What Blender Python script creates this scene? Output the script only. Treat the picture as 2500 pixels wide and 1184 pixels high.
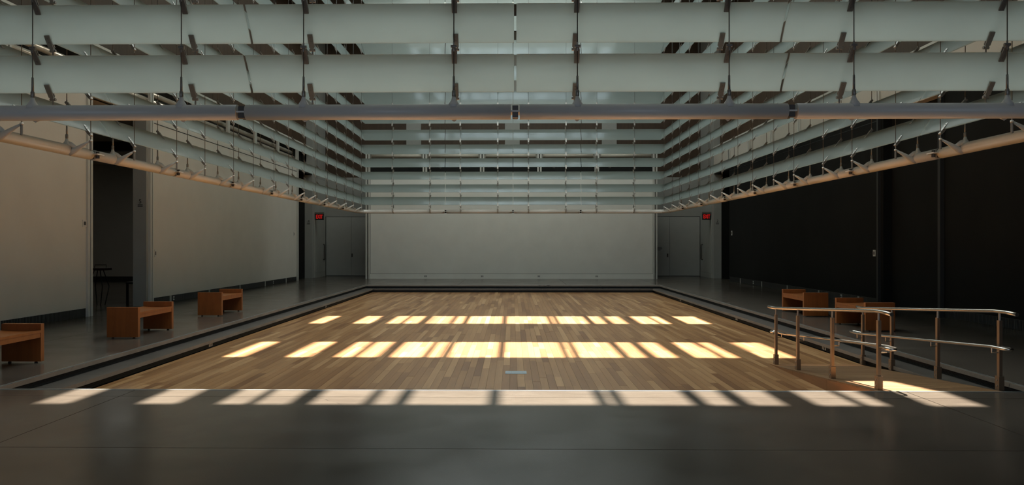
import bpy, math, random
from mathutils import Vector, Matrix, Euler
random.seed(7)
for o in list(bpy.data.objects):
    bpy.data.objects.remove(o, do_unlink=True)
SC = bpy.context.scene
COL = SC.collection
R = math.radians

# ------------------------------------------------------------------ camera, world, sun, daylight, exposure
F_PX, EYE, HORIZON, YAW = 1840.0, 1.65, 596.0, R(0.8)
cam = bpy.data.cameras.new('camera')
cam.sensor_width = 36.0
cam.lens = 36.0 * F_PX / 2500.0
cam.shift_x = 25.0 / 2500.0
cam.shift_y = (HORIZON - 592.0) / 2500.0
cam.clip_end = 200
camo = bpy.data.objects.new('camera', cam)
COL.objects.link(camo)
camo.location = (0, 0, EYE)
camo.rotation_euler = (R(90), 0, YAW)
SC.camera = camo

world = bpy.data.worlds.new('sky')
SC.world = world
world.use_nodes = True
bg = world.node_tree.nodes['Background']
bg.inputs[0].default_value = (0.55, 0.72, 1.0, 1)
bg.inputs[1].default_value = 1.0

SUN_ELEV = R(65)
sun = bpy.data.lights.new('sun', 'SUN')
sun.energy = 40.0
sun.angle = R(0.53)
sun.color = (1.0, 0.91, 0.79)
suno = bpy.data.objects.new('sun', sun)
COL.objects.link(suno)
suno.rotation_euler = (R(-(90 - 65)), 0, 0)     # shines down and towards the camera
suno.location = (0, 40, 40)

ROOF_Z = 14.5
SHIFT = (ROOF_Z + 0.28) / math.tan(SUN_ELEV)
SLOTS = [(7.62 + SHIFT, 9.60 + SHIFT), (12.85 + SHIFT, 14.85 + SHIFT), (18.30 + SHIFT, 20.20 + SHIFT)]
SKY_L = 3.0                                       # radiance of lights added under the opaque roof bands; slot lights are brighter
WELL = (-6.75, 6.75, 7.1, 31.3)
def added_light(x0, x1, y0, y1, z, radiance, col):
    L = bpy.data.lights.new('skylight_daylight', 'AREA')
    L.shape = 'RECTANGLE'
    L.size = x1 - x0
    L.size_y = y1 - y0
    L.energy = radiance * math.pi * (x1 - x0) * (y1 - y0)
    L.color = col
    lo = bpy.data.objects.new('skylight_daylight', L)
    COL.objects.link(lo)
    lo.location = ((x0 + x1) / 2, (y0 + y1) / 2, z)
_ys = [WELL[2]] + [v for ab in SLOTS for v in ab] + [WELL[3]]
for a, b in zip(_ys[::2], _ys[1::2]):
    added_light(-4.95, 4.95, a + 0.02, b - 0.02, ROOF_Z - 0.05, SKY_L, (0.92, 1.0, 0.95))
for a, b in SLOTS:
    added_light(-4.95, 4.95, a, b, ROOF_Z + 0.35, SKY_L * 3.0, (0.75, 0.92, 1.0))  # area lights added above the slots to supply the sky's share

WASH = (32.6, 34.0)                               # unseen light strip, added to brighten the back partition
added_light(-6.5, 6.5, WASH[0], WASH[1], 12.57, 5.2, (0.95, 1.0, 0.94))
wlt = bpy.data.lights.new('window_daylight', 'AREA')       # fill light added behind the camera, no known source there
wlt.shape = 'RECTANGLE'
wlt.size, wlt.size_y = 13.9, 5.9
wlt.energy = 0.30 * math.pi * 13.9 * 5.9
wlt.color = (0.95, 0.98, 0.95)
wlo = bpy.data.objects.new('window_daylight', wlt)
COL.objects.link(wlo)
wlo.location = (0, -9.25, 3.0)
wlo.rotation_euler = (R(90), 0, 0)

vs = SC.view_settings
SC.display_settings.display_device = 'sRGB'
vs.view_transform = 'Standard'
vs.look = 'None'
vs.exposure = 0.12
vs.gamma = 1.0
vs.use_curve_mapping = False
SC.cycles.max_bounces = 10
SC.cycles.diffuse_bounces = 6
SC.cycles.glossy_bounces = 4
SC.cycles.transmission_bounces = 6
SC.cycles.transparent_max_bounces = 16
SC.cycles.caustics_reflective = False
SC.cycles.caustics_refractive = False
SC.cycles.sample_clamp_indirect = 4.0

# ------------------------------------------------------------------ materials
def new_mat(name):
    m = bpy.data.materials.new(name)
    m.use_nodes = True
    nt = m.node_tree
    return m, nt, nt.nodes['Principled BSDF'], nt.nodes, nt.links

def ramp(nodes, stops):
    r = nodes.new('ShaderNodeValToRGB')
    e = r.color_ramp.elements
    e[0].position, e[0].color = stops[0][0], (*stops[0][1], 1)
    e[1].position, e[1].color = stops[-1][0], (*stops[-1][1], 1)
    for p, c in stops[1:-1]:
        x = e.new(p)
        x.color = (*c, 1)
    return r

def pos_noise(nodes, links, scale, detail=4, rough=0.55):
    g = nodes.new('ShaderNodeNewGeometry')
    mp = nodes.new('ShaderNodeMapping')
    mp.inputs['Scale'].default_value = scale
    n = nodes.new('ShaderNodeTexNoise')
    n.inputs['Scale'].default_value = 1.0
    n.inputs['Detail'].default_value = detail
    n.inputs['Roughness'].default_value = rough
    links.new(g.outputs['Position'], mp.inputs['Vector'])
    links.new(mp.outputs['Vector'], n.inputs['Vector'])
    return n, mp

def plain(name, col, rough=0.6, metal=0.0, spec=0.5, var=0.08, scale=3.0):
    m, nt, b, N, K = new_mat(name)
    n, _ = pos_noise(N, K, (scale,) * 3)
    lo = tuple(c * (1 - var) for c in col)
    hi = tuple(min(1, c * (1 + var)) for c in col)
    r = ramp(N, [(0.3, lo), (0.7, hi)])
    K.new(n.outputs['Fac'], r.inputs['Fac'])
    K.new(r.outputs['Color'], b.inputs['Base Color'])
    b.inputs['Roughness'].default_value = rough
    b.inputs['Metallic'].default_value = metal
    b.inputs['Specular IOR Level'].default_value = spec
    return m

def concrete(name, dark, light, rough):
    m, nt, b, N, K = new_mat(name)
    n, _ = pos_noise(N, K, (0.45, 1.6, 1.0), 5, 0.55)
    r = ramp(N, [(0.28, dark), (0.72, light)])
    K.new(n.outputs['Fac'], r.inputs['Fac'])
    n2, _ = pos_noise(N, K, (5, 16, 16), 6, 0.7)
    mx = N.new('ShaderNodeMixRGB')
    mx.blend_type = 'OVERLAY'
    mx.inputs['Fac'].default_value = 0.3
    K.new(r.outputs['Color'], mx.inputs[1])
    K.new(n2.outputs['Fac'], mx.inputs[2])
    b.inputs['Specular IOR Level'].default_value = 0.55
    # hairline cracks and trowel scratches
    vg = N.new('ShaderNodeNewGeometry')
    nz, _ = pos_noise(N, K, (2.2, 2.2, 2.2), 4)
    add = N.new('ShaderNodeVectorMath')
    add.operation = 'MULTIPLY_ADD'
    add.inputs[1].default_value = (0.35, 0.35, 0.35)
    K.new(nz.outputs['Color'], add.inputs[0])
    K.new(vg.outputs['Position'], add.inputs[2])
    v = N.new('ShaderNodeTexVoronoi')
    v.feature = 'DISTANCE_TO_EDGE'
    v.inputs['Scale'].default_value = 0.16
    K.new(add.outputs['Vector'], v.inputs['Vector'])
    lt = N.new('ShaderNodeMath')
    lt.operation = 'LESS_THAN'
    lt.inputs[1].default_value = 0.0005
    K.new(v.outputs['Distance'], lt.inputs[0])
    mc = N.new('ShaderNodeMixRGB')
    K.new(lt.outputs[0], mc.inputs['Fac'])
    K.new(mx.outputs['Color'], mc.inputs[1])
    mc.inputs[2].default_value = (0.03, 0.026, 0.022, 1)
    K.new(mc.outputs['Color'], b.inputs['Base Color'])
    n3, _ = pos_noise(N, K, (1.3, 1.3, 1.3), 5)
    mr = N.new('ShaderNodeMapRange')
    mr.inputs[1].default_value, mr.inputs[2].default_value = 0.3, 0.7
    mr.inputs[3].default_value, mr.inputs[4].default_value = rough - 0.03, rough + 0.05
    K.new(n3.outputs['Fac'], mr.inputs[0])
    K.new(mr.outputs[0], b.inputs['Roughness'])
    return m

def wood(name, tones, rough, grain=(14, 0.9, 14), use_tone=True, fac=0.5, spec=0.5):
    m, nt, b, N, K = new_mat(name)
    n, mp = pos_noise(N, K, grain, 5, 0.6)
    if use_tone:
        a = N.new('ShaderNodeAttribute')
        a.attribute_name = 'tone'
        r = ramp(N, tones)
        K.new(a.outputs['Fac'], r.inputs['Fac'])
        cx = N.new('ShaderNodeCombineXYZ')
        ml = N.new('ShaderNodeMath')
        ml.operation = 'MULTIPLY'
        ml.inputs[1].default_value = 40
        K.new(a.outputs['Fac'], ml.inputs[0])
        for i in range(3):
            K.new(ml.outputs[0], cx.inputs[i])
        K.new(cx.outputs[0], mp.inputs['Location'])
        base = r
    else:
        n0, _ = pos_noise(N, K, (1.5, 1.5, 1.5))
        r = ramp(N, tones)
        K.new(n0.outputs['Fac'], r.inputs['Fac'])
        base = r
    g = ramp(N, [(0.30, (0.55, 0.5, 0.45)), (0.62, (1, 1, 1))])
    K.new(n.outputs['Fac'], g.inputs['Fac'])
    mx = N.new('ShaderNodeMixRGB')
    mx.blend_type = 'MULTIPLY'
    mx.inputs['Fac'].default_value = fac
    K.new(base.outputs['Color'], mx.inputs[1])
    K.new(g.outputs['Color'], mx.inputs[2])
    K.new(mx.outputs['Color'], b.inputs['Base Color'])
    b.inputs['Roughness'].default_value = rough
    b.inputs['Specular IOR Level'].default_value = spec
    return m

def frosted(name, col, trans=0.64, clear=0.16):
    m, nt, b, N, K = new_mat(name)
    N.remove(b)
    out = N['Material Output']
    n, _ = pos_noise(N, K, (0.8, 0.8, 2.0), 3)
    r = ramp(N, [(0.3, tuple(c * 0.95 for c in col)), (0.7, tuple(c * 1.04 for c in col))])
    K.new(n.outputs['Fac'], r.inputs['Fac'])
    d = N.new('ShaderNodeBsdfDiffuse')
    t = N.new('ShaderNodeBsdfTranslucent')
    d.inputs['Color'].default_value = (0.26, 0.30, 0.285, 1)
    K.new(r.outputs['Color'], t.inputs['Color'])
    m1 = N.new('ShaderNodeMixShader')
    m1.inputs[0].default_value = trans
    K.new(d.outputs[0], m1.inputs[1])
    K.new(t.outputs[0], m1.inputs[2])
    tr = N.new('ShaderNodeBsdfTransparent')
    m2 = N.new('ShaderNodeMixShader')
    m2.inputs[0].default_value = clear
    K.new(m1.outputs[0], m2.inputs[1])
    K.new(tr.outputs[0], m2.inputs[2])
    gl = N.new('ShaderNodeBsdfGlossy')
    gl.inputs['Roughness'].default_value = 0.12
    fr = N.new('ShaderNodeFresnel')
    fr.inputs['IOR'].default_value = 1.45
    m3 = N.new('ShaderNodeMixShader')
    fm = N.new('ShaderNodeMath')
    fm.operation = 'MULTIPLY'
    fm.inputs[1].default_value = 0.6
    K.new(fr.outputs[0], fm.inputs[0])
    cap = N.new('ShaderNodeMath')
    cap.operation = 'MINIMUM'
    cap.inputs[1].default_value = 0.035           # etched faces: hardly any mirror at grazing angles
    K.new(fm.outputs[0], cap.inputs[0])
    K.new(cap.outputs[0], m3.inputs[0])
    K.new(m2.outputs[0], m3.inputs[1])
    K.new(gl.outputs[0], m3.inputs[2])
    K.new(m3.outputs[0], out.inputs['Surface'])
    return m

def emit(name, col, s):
    m, nt, b, N, K = new_mat(name)
    b.inputs['Base Color'].default_value = (*col, 1)
    b.inputs['Emission Color'].default_value = (*col, 1)
    b.inputs['Emission Strength'].default_value = s
    return m

M = {}
M['concrete'] = concrete('polished_concrete', (0.056, 0.045, 0.035), (0.090, 0.075, 0.059), 0.20)
M['nosing'] = concrete('step_concrete', (0.050, 0.042, 0.034), (0.076, 0.064, 0.053), 0.40)
M['nosing_edge'] = concrete('nosing_edge', (0.13, 0.105, 0.08), (0.20, 0.165, 0.13), 0.55)
M['oak'] = wood('oak_floor', [(0.0, (0.180, 0.079, 0.027)), (0.5, (0.280, 0.140, 0.052)), (1.0, (0.405, 0.230, 0.100))], 0.32)
M['oak_ramp'] = wood('oak_ramp', [(0.0, (0.150, 0.075, 0.029)), (1.0, (0.235, 0.130, 0.055))], 0.4, (0.9, 14, 14))
M['oak_side'] = wood('oak_ramp_side', [(0.3, (0.24, 0.105, 0.035)), (0.7, (0.31, 0.145, 0.052))], 0.45, (3, 1.0, 16), False)
M['cherry'] = wood('cherry_bench', [(0.3, (0.200, 0.058, 0.009)), (0.7, (0.285, 0.090, 0.016))], 0.42, (12, 12, 1.2), False)
M['white'] = plain('white_wall', (0.68, 0.645, 0.575), 0.75, var=0.03, scale=1.2)
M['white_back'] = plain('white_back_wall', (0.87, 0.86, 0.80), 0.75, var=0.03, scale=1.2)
M['grey'] = plain('grey_wall', (0.34, 0.34, 0.31), 0.75, var=0.04, scale=1.2)
M['cream'] = plain('cream_wall', (0.58, 0.54, 0.47), 0.75, var=0.03, scale=1.2)
M['frame'] = plain('white_metal_frame', (0.62, 0.61, 0.56), 0.45, var=0.03)
M['black'] = plain('black_wall', (0.010, 0.010, 0.009), 0.85, spec=0.2, var=0.2, scale=0.7)
M['blackish'] = plain('black_upright', (0.028, 0.028, 0.027), 0.6)
M['void'] = plain('dark_recess', (0.03, 0.03, 0.028), 0.9, spec=0.1)
M['brown'] = wood('brown_panel', [(0.3, (0.058, 0.034, 0.018)), (0.7, (0.078, 0.046, 0.025))], 0.6, (9, 9, 0.8), False)
M['tube'] = plain('tan_tube', (0.44, 0.40, 0.33), 0.5)
M['vent'] = plain('dark_vent', (0.05, 0.05, 0.047), 0.5)
M['grille'] = plain('black_grille', (0.02, 0.022, 0.022), 0.45, metal=0.3)
M['strip'] = plain('bright_edge_strip', (0.62, 0.66, 0.64), 0.3, metal=0.85)
M['ceiling'] = plain('dark_ceiling', (0.13, 0.11, 0.09), 0.8)
M['roof'] = plain('skylight_frame', (0.45, 0.45, 0.43), 0.6)
M['blade'] = frosted('frosted_glass', (0.70, 0.745, 0.695))
M['pipe'] = plain('white_painted_pipe', (0.66, 0.63, 0.57), 0.38, var=0.03)
M['steel_dark'] = plain('dark_steel_fitting', (0.27, 0.245, 0.21), 0.42, metal=0.5)
M['joint'] = plain('dark_joint', (0.07, 0.06, 0.05), 0.45, metal=0.4)
M['cable'] = plain('steel_cable', (0.10, 0.095, 0.085), 0.45, metal=0.6)
M['steel'] = plain('brushed_steel', (0.46, 0.42, 0.37), 0.24, metal=1.0, var=0.05, scale=20)
M['post'] = plain('satin_bronze_post', (0.24, 0.175, 0.118), 0.38, metal=0.75, var=0.05)
M['rubber'] = plain('black_rubber', (0.015, 0.014, 0.013), 0.6)
M['plate'] = plain('white_plate', (0.62, 0.61, 0.57), 0.4)
M['ink'] = plain('black_ink', (0.015, 0.015, 0.014), 0.6)
M['cover'] = plain('blue_grey_cover', (0.30, 0.35, 0.37), 0.35, metal=0.4)
M['red'] = emit('red_exit_light', (1.0, 0.02, 0.015), 0.22)
M['dark_wood'] = plain('dark_furniture', (0.012, 0.011, 0.010), 0.5)
M['seat_red'] = plain('dark_red_seat', (0.03, 0.010, 0.008), 0.5)
M['door'] = plain('pale_door', (0.40, 0.40, 0.365), 0.6, var=0.03)

# ------------------------------------------------------------------ mesh helpers
class MB:
    def __init__(s):
        s.v, s.f, s.t = [], [], []
    def quad(s, pts, tone=None):
        i = len(s.v)
        s.v += [tuple(p) for p in pts]
        s.f.append(tuple(range(i, i + len(pts))))
        s.t.append(tone)
    def hexa(s, p, tone=None):
        i = len(s.v)
        s.v += [tuple(q) for q in p]
        for f in ((3, 2, 1, 0), (4, 5, 6, 7), (0, 1, 5, 4), (1, 2, 6, 5), (2, 3, 7, 6), (3, 0, 4, 7)):
            s.f.append(tuple(i + k for k in f))
            s.t.append(tone)
    def box(s, x0, x1, y0, y1, z0, z1, tone=None):
        s.hexa([(x0, y0, z0), (x1, y0, z0), (x1, y1, z0), (x0, y1, z0),
                (x0, y0, z1), (x1, y0, z1), (x1, y1, z1), (x0, y1, z1)], tone)
        return s
    def tube(s, pts, rad, n=10, cap=True, flat=None):
        pts = [Vector(p) for p in pts]
        if not isinstance(rad, (list, tuple)):
            rad = [rad] * len(pts)
        up = None
        rings = []
        for k, p in enumerate(pts):
            a = pts[max(0, k - 1)]
            b = pts[min(len(pts) - 1, k + 1)]
            d = (b - a).normalized()
            if up is None:
                up = Vector((0, 0, 1)) if abs(d.z) < 0.9 else Vector((1, 0, 0))
            e1 = (up - d * up.dot(d)).normalized()
            e2 = d.cross(e1)
            up = e1
            i = len(s.v)
            fl = flat if flat else 1.0
            for q in range(n):
                c = 2 * math.pi * q / n
                s.v.append(tuple(p + e1 * rad[k] * math.cos(c) + e2 * rad[k] * fl * math.sin(c)))
            rings.append(i)
        for a, b in zip(rings, rings[1:]):
            for q in range(n):
                r = (q + 1) % n
                s.f.append((a + q, a + r, b + r, b + q))
                s.t.append(None)
        if cap:
            s.f.append(tuple(rings[0] + q for q in reversed(range(n))))
            s.f.append(tuple(rings[-1] + q for q in range(n)))
            s.t += [None, None]
        return s
    def mesh(s, name, mat, smooth=False):
        me = bpy.data.meshes.new(name)
        me.from_pydata(s.v, [], s.f)
        if mat is not None:
            me.materials.append(mat)
        if any(t is not None for t in s.t):
            at = me.attributes.new('tone', 'FLOAT', 'FACE')
            at.data.foreach_set('value', [t if t is not None else 0.5 for t in s.t])
        if smooth:
            me.polygons.foreach_set('use_smooth', [len(p.vertices) <= 4 for p in me.polygons])
        me.update()
        return me
    def build(s, name, mat, parent=None, smooth=False, kind=None):
        return put(name, s.mesh(name, mat, smooth), parent, kind)

def put(name, me, parent=None, kind=None, mw=None):
    o = bpy.data.objects.new(name, me)
    COL.objects.link(o)
    if parent is not None:
        o.parent = parent
        PARENT_FIX.append(o)
        o.matrix_parent_inverse = parent_inv(parent)
    if mw is not None:
        o.matrix_basis = mw
    if kind:
        o['kind'] = kind
    return o
PARENT_FIX = []
ABS = {}
def parent_inv(p):
    m = ABS.get(p.name, Matrix.Identity(4))
    return m.inverted()

def empty(name, loc, label=None, cat=None, group=None, kind=None):
    o = bpy.data.objects.new(name, None)
    COL.objects.link(o)
    o.location = loc
    o.empty_display_size = 0.1
    ABS[o.name] = Matrix.Translation(Vector(loc))
    tag(o, label, cat, group, kind)
    return o

def tag(o, label=None, cat=None, group=None, kind=None):
    for k, v in (('label', label), ('category', cat), ('group', group), ('kind', kind)):
        if v:
            o[k] = v
    return o

def box(name, x0, x1, y0, y1, z0, z1, mat, parent=None, kind=None):
    return MB().box(min(x0, x1), max(x0, x1), min(y0, y1), max(y0, y1), z0, z1).build(name, M[mat], parent, kind=kind)

def text(name, body, size, loc, rot, mat, parent=None, extrude=0.002, align='CENTER', scale=(1, 1, 1), offset=0.0):
    c = bpy.data.curves.new(name, 'FONT')
    c.body = body
    c.size = size
    c.extrude = extrude
    c.align_x = align
    c.align_y = 'CENTER'
    c.materials.append(M[mat])
    c.offset = offset
    tmp = bpy.data.objects.new(name, c)
    COL.objects.link(tmp)
    me = bpy.data.meshes.new_from_object(tmp.evaluated_get(bpy.context.evaluated_depsgraph_get()))
    bpy.data.objects.remove(tmp, do_unlink=True)
    me.name = name
    return put(name, me, parent, mw=Matrix.LocRotScale(Vector(loc), Euler(rot), Vector(scale)))

# ------------------------------------------------------------------ main dimensions (metres, camera at the origin)
XU, XT, XW = 5.92, 5.60, 5.58           # edge of the upper floor, of the step, of the oak floor
YF, YB, YBT = 8.49, 30.48, 30.12        # near and far edges of the sunken floor
Z1, Z2 = -0.14, -0.28
WX = 9.69                               # faces of the side walls
WT = 0.35
YBW = 35.9                              # back partition
YDW = 38.95                             # wall with the far doors
PTOP = 5.30                             # top of the white panels
BTOP = 6.25                             # top of the rail band
CEIL = 12.6
YN = -9.0
OPEN1 = (17.1, 19.85)
OPEN2 = (33.8, 36.4)

# ------------------------------------------------------------------ floors
fl = empty('floor', (0, 20, -0.4), kind='structure')
box('floor_base', -XU - 0.1, XU + 0.1, YF - 0.05, YB + 0.1, -0.45, Z2 - 0.022, 'void', fl)
planks = []
PW = 0.107
ncol = int(2 * XT / PW) + 1
for i in range(ncol):
    x0 = -XT + i * PW
    x1 = min(x0 + PW, XT)
    if x1 - x0 < 0.01:
        continue
    y = YF - random.uniform(0, 1.2)
    while y < YBT + 0.03:
        ln = random.uniform(0.7, 2.6)
        a, b = max(y, YF + 0.01), min(y + ln, YBT + 0.03)
        y += ln
        if b - a < 0.02:
            continue
        planks.append((x0 + 0.001, x1 - 0.001, a + 0.001, b - 0.001, min(1, max(0, random.gauss(0.48, 0.26)))))
def size_px(p):
    yc = (p[2] + p[3]) / 2
    xc = (p[0] + p[1]) / 2
    if abs(xc / yc) > 0.69:
        return 0
    if xc > 4.1 and yc < 12.4:
        return 0
    return (p[3] - p[2]) / (p[2] * p[3]) * (p[1] - p[0]) / yc
planks.sort(key=size_px, reverse=True)
rest = MB()
for k, p in enumerate(planks):
    zt = Z2 + random.uniform(-0.0006, 0.0006)
    if k < 298:
        MB().box(p[0], p[1], p[2], p[3], Z2 - 0.02, zt, p[4]).build('floor_plank', M['oak'], fl)
    else:
        rest.box(p[0], p[1], p[2], p[3], Z2 - 0.02, zt, p[4])
rest.build('floor_planks_beyond', M['oak'], fl, kind='stuff')

fc = empty('floor', (0, 0, -0.3), kind='structure')
def slabs(xs, ys, gap=0.0045, z1=0.0, z0=-0.056):
    for i in range(len(xs) - 1):
        for j in range(len(ys) - 1):
            box('floor_slab', xs[i] + gap, xs[i + 1] - gap, ys[j] + gap, ys[j + 1] - gap, z0, z1, 'concrete', fc)
WXO = WX + WT
slabs([-WXO, -4.26, 4.4, WXO], [YN, -3.0, 1.6, 6.07, 8.12, YF - 0.012])
SIDEY = [YF - 0.012, 11.9, 15.3, 18.7, 22.1, 25.5, 28.9, YB]
slabs([-WXO, -7.9, -XU - 0.04], SIDEY)
slabs([XU + 0.04, 7.9, WXO], SIDEY)
slabs([-WXO, -7.9, -XU - 0.04, -2.2, 2.2, XU + 0.04, 7.9, WXO], [YB + 0.04, YDW + 0.1])
box('floor_base', -22, 22, YN - 1, YF - 0.03, -0.5, -0.05, 'nosing', fc)
box('floor_base', -22, -XU - 0.07, YF - 0.03, 41, -0.5, -0.05, 'nosing', fc)
box('floor_base', XU + 0.07, 22, YF - 0.03, 41, -0.5, -0.05, 'nosing', fc)
box('floor_base', -XU - 0.07, XU + 0.07, YB + 0.07, 41, -0.5, -0.05, 'nosing', fc)
# metal edge strips and nosings
box('edge_strip', -XU - 0.04, XU + 0.04, YF - 0.012, YF + 0.008, -0.05, 0.005, 'strip', fc)
for s in (-1, 1):
    box('edge_strip', s * (XU + 0.04), s * (XU + 0.028), YF, YB + 0.04, -0.05, 0.003, 'strip', fc)
    box('edge_nosing', s * (XU + 0.012), s * XU, YF, YB, -0.056, -0.002, 'nosing_edge', fc)
    box('edge_gap', s * (XU + 0.028), s * (XU + 0.012), YF, YB, -0.05, -0.012, 'grille', fc)
box('edge_strip', -XU - 0.028, XU + 0.028, YB + 0.028, YB + 0.04, -0.05, 0.003, 'strip', fc)
box('edge_nosing', -XU, XU, YB, YB + 0.028, -0.056, -0.002, 'nosing_edge', fc)

def riser(step, axis, c, a, b, ztop, zbot):
    """horizontal louvre slats closing a riser, joined: nobody could tell them apart from here"""
    m = MB()
    n = 6
    for i in range(n):
        z0 = zbot + 0.006 + (ztop - zbot - 0.01) * i / n
        z1 = z0 + 0.006
        if axis == 'x':
            s = 1 if c > 0 else -1
            m.box(min(c, c + s * 0.02), max(c, c + s * 0.02), a, b, z0, z1)
        else:
            m.box(a, b, c, c + 0.02, z0, z1)
    m.build('riser_grille', M['grille'], step, kind='stuff')

for side, s in (('left', -1), ('right', 1)):
    st = empty('trim_step_' + side, (s * 5.75, YF, Z2), kind='structure')
    ys = [YF + 0.002, 12.2, 15.9, 19.6, 23.3, 27.0, YBT]
    for a, b in zip(ys, ys[1:]):
        box('step_tread', s * XT, s * (XU + 0.07), a + 0.002, b - 0.002, Z1 - 0.055, Z1, 'nosing', st)
    box('tread_nosing', s * (XT - 0.004), s * (XT + 0.012), YF + 0.002, YBT, Z1 - 0.055, Z1 - 0.002, 'nosing_edge', st)
    box('riser_back', s * (XU + 0.06), s * (XU + 0.07), YF, YB, Z1, -0.05, 'void', st)
    box('riser_back', s * (XT + 0.05), s * (XT + 0.07), YF, YBT, Z2 - 0.02, Z1 - 0.05, 'void', st)
    riser(st, 'x', s * (XU + 0.035), YF, YB, -0.056, Z1)
    riser(st, 'x', s * (XT + 0.028), YF, YBT, Z1 - 0.055, Z2)
st = empty('trim_step_back', (0, YB, Z2), kind='structure')
xs = [-XU - 0.07, -3.6, -1.2, 1.2, 3.6, XU + 0.07]
for a, b in zip(xs, xs[1:]):
    box('step_tread', a + 0.002, b - 0.002, YBT, YB + 0.07, Z1 - 0.055, Z1, 'nosing', st)
box('riser_back', -XU, XU, YB + 0.06, YB + 0.07, Z1, -0.05, 'void', st)
box('riser_back', -XT, XT, YBT + 0.05, YBT + 0.07, Z2 - 0.02, Z1 - 0.05, 'void', st)
riser(st, 'y', YB + 0.035, -XU, XU, -0.056, Z1)
riser(st, 'y', YBT + 0.028, -XT, XT, Z1 - 0.055, Z2)
box('front_riser', -XU, XU, YF - 0.03, YF - 0.001, Z2, -0.05, 'nosing', fc)

# ------------------------------------------------------------------ walls
def post_pair(par, face, fixed, along, z0, z1, d=0.05):
    """two thin white uprights with a dark slot between, standing a little proud of the wall"""
    for k in (-0.095, 0.025):
        if face == 'x':
            s = 1 if fixed > 0 else -1
            box('wall_upright', fixed - s * d, fixed + s * 0.02, along + k, along + k + 0.07, z0, z1, 'frame', par)
    s = 1 if fixed > 0 else -1
    box('upright_slot', fixed - s * 0.012, fixed + s * 0.02, along - 0.025, along + 0.025, z0, z1, 'grille', par)

def side_wall(side, s):
    mat = 'white' if s < 0 else 'black'
    w = empty('wall_' + side, (s * WX, 12, 0), kind='structure')
    xin, xout = s * WX, s * WXO
    pt = PTOP if s < 0 else 5.05
    for a, b in ((YN, OPEN1[0]), (OPEN1[1] + 0.15, OPEN2[0])):
        ys = [a]
        while ys[-1] + 5.6 < b:
            ys.append(ys[-1] + 5.5)
        ys = [a, b] if a > 0 else [a, a + 8.7, b]
        for p, q in zip(ys, ys[1:]):
            box('wall_panel', xin, xout, p + 0.004, q - 0.004, 0.205, pt, mat, w)
        box('wall_core', s * (WX + 0.06), xout, a, b, 0, 0.21, 'void', w)
        # slotted vent along the foot of the wall
        m = MB()
        y = a + 0.05
        while y < b - 0.05:
            m.box(min(s * (WX + 0.005), s * (WX + 0.05)), max(s * (WX + 0.005), s * (WX + 0.05)), y, y + 0.022, 0.006, 0.2)
            y += 0.045
        m.build('vent_slats', M['vent'], w, kind='stuff')
        box('vent_rail', s * (WX + 0.001), s * (WX + 0.06), a, b, 0.195, 0.207, 'frame' if s < 0 else 'vent', w)
        y = a + 1.2
        while y < b - 0.5:
            box('vent_joint', s * (WX + 0.002), s * (WX + 0.05), y, y + 0.11, 0.004, 0.197, 'grey', w)
            y += 2.73
    # a reveal line high on the panels
    box('wall_reveal', s * (WX - 0.006), s * (WX + 0.004), OPEN1[1] + 0.2, OPEN2[0], 4.91, 4.93, 'grille', w)
    # jamb past each opening, and the head above it
    jm = 'grey' if s < 0 else 'black'
    box('wall_jamb', s * (WX + 0.012), s * (WXO + 0.02), OPEN1[1], OPEN1[1] + 0.15, 0, pt, jm, w)
    box('wall_end', s * (WX + 0.012), s * (WXO + 0.02), OPEN2[1], OPEN2[1] + 0.02, 0, CEIL, 'grey', w)
    # rail band over the panels
    top = BTOP
    if s < 0:
        box('band_back', s * (WX + 0.55), s * (WX + 0.6), YN, OPEN2[1], pt - 0.1, top, 'void', w)
        box('band_shelf', s * WX, s * (WX + 0.6), YN, OPEN2[1], pt, pt + 0.03, 'cream', w)
        for zz in (5.52, 5.78):
            MB().tube([(s * (WX + 0.12 + (zz - 5.5) * 0.5), YN, zz), (s * (WX + 0.12 + (zz - 5.5) * 0.5), OPEN2[0], zz)], 0.07, 10).build('band_tube', M['tube'], w, True)
    else:
        for a, b in ((YN, 5.6), (5.6, 11.3), (11.3, 17.1), (17.1, 22.7), (22.7, 28.2), (28.2, OPEN2[1])):
            box('wall_panel', xin, s * (WX + 0.3), a + 0.01, b - 0.01, pt + 0.002, top, 'cream', w)
    y = 20.05
    k = 0
    while y < OPEN2[0]:
        post_pair(w, 'x', s * WX, y, 0.0 if (s < 0 and not k) else pt, top)
        y += 2.73
        k += 1
    post_pair(w, 'x', s * WX, OPEN2[0], 0.0 if s < 0 else pt, top)
    post_pair(w, 'x', s * WX, OPEN1[0], 0.0 if s < 0 else pt, top)
    for y in (3.4, 6.1, 8.85, 11.6, 14.3):
        post_pair(w, 'x', s * WX, y, pt, top)
    box('band_cap', s * (WX - 0.03), s * (WX + 0.6), YN, OPEN2[1], top, top + 0.06, 'frame', w)
    # brown timber panels up to the ceiling
    y = YN
    while y < OPEN2[1] - 0.1:
        b = min(y + 4.25, OPEN2[1])
        box('timber_panel', s * (WX + 0.3), s * (WX + 0.42), y + 0.008, b - 0.008, top + 0.06, CEIL, 'brown', w)
        y = b
    box('wall_core', s * (WX + 0.42), s * (WX + 0.75), YN - 0.2, 39.6, top, CEIL + 0.3, 'void', w)
    box('wall_core', s * (WX + 0.6), s * (WX + 0.75), YN - 0.2, 39.6, 5.25, CEIL + 0.3, 'void', w)
    box('wall_core', s * (WX + 0.3), s * (WX + 0.75), OPEN2[1], OPEN2[1] + 0.3, 5.0, CEIL, 'void', w)
    # grey end bay beside the far doors
    box('wall_panel', s * WX, s * WXO, OPEN2[1] + 0.02, YDW, 0, CEIL, 'grey', w)
    return w
wl = side_wall('left', -1)
wr = side_wall('right', 1)
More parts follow.
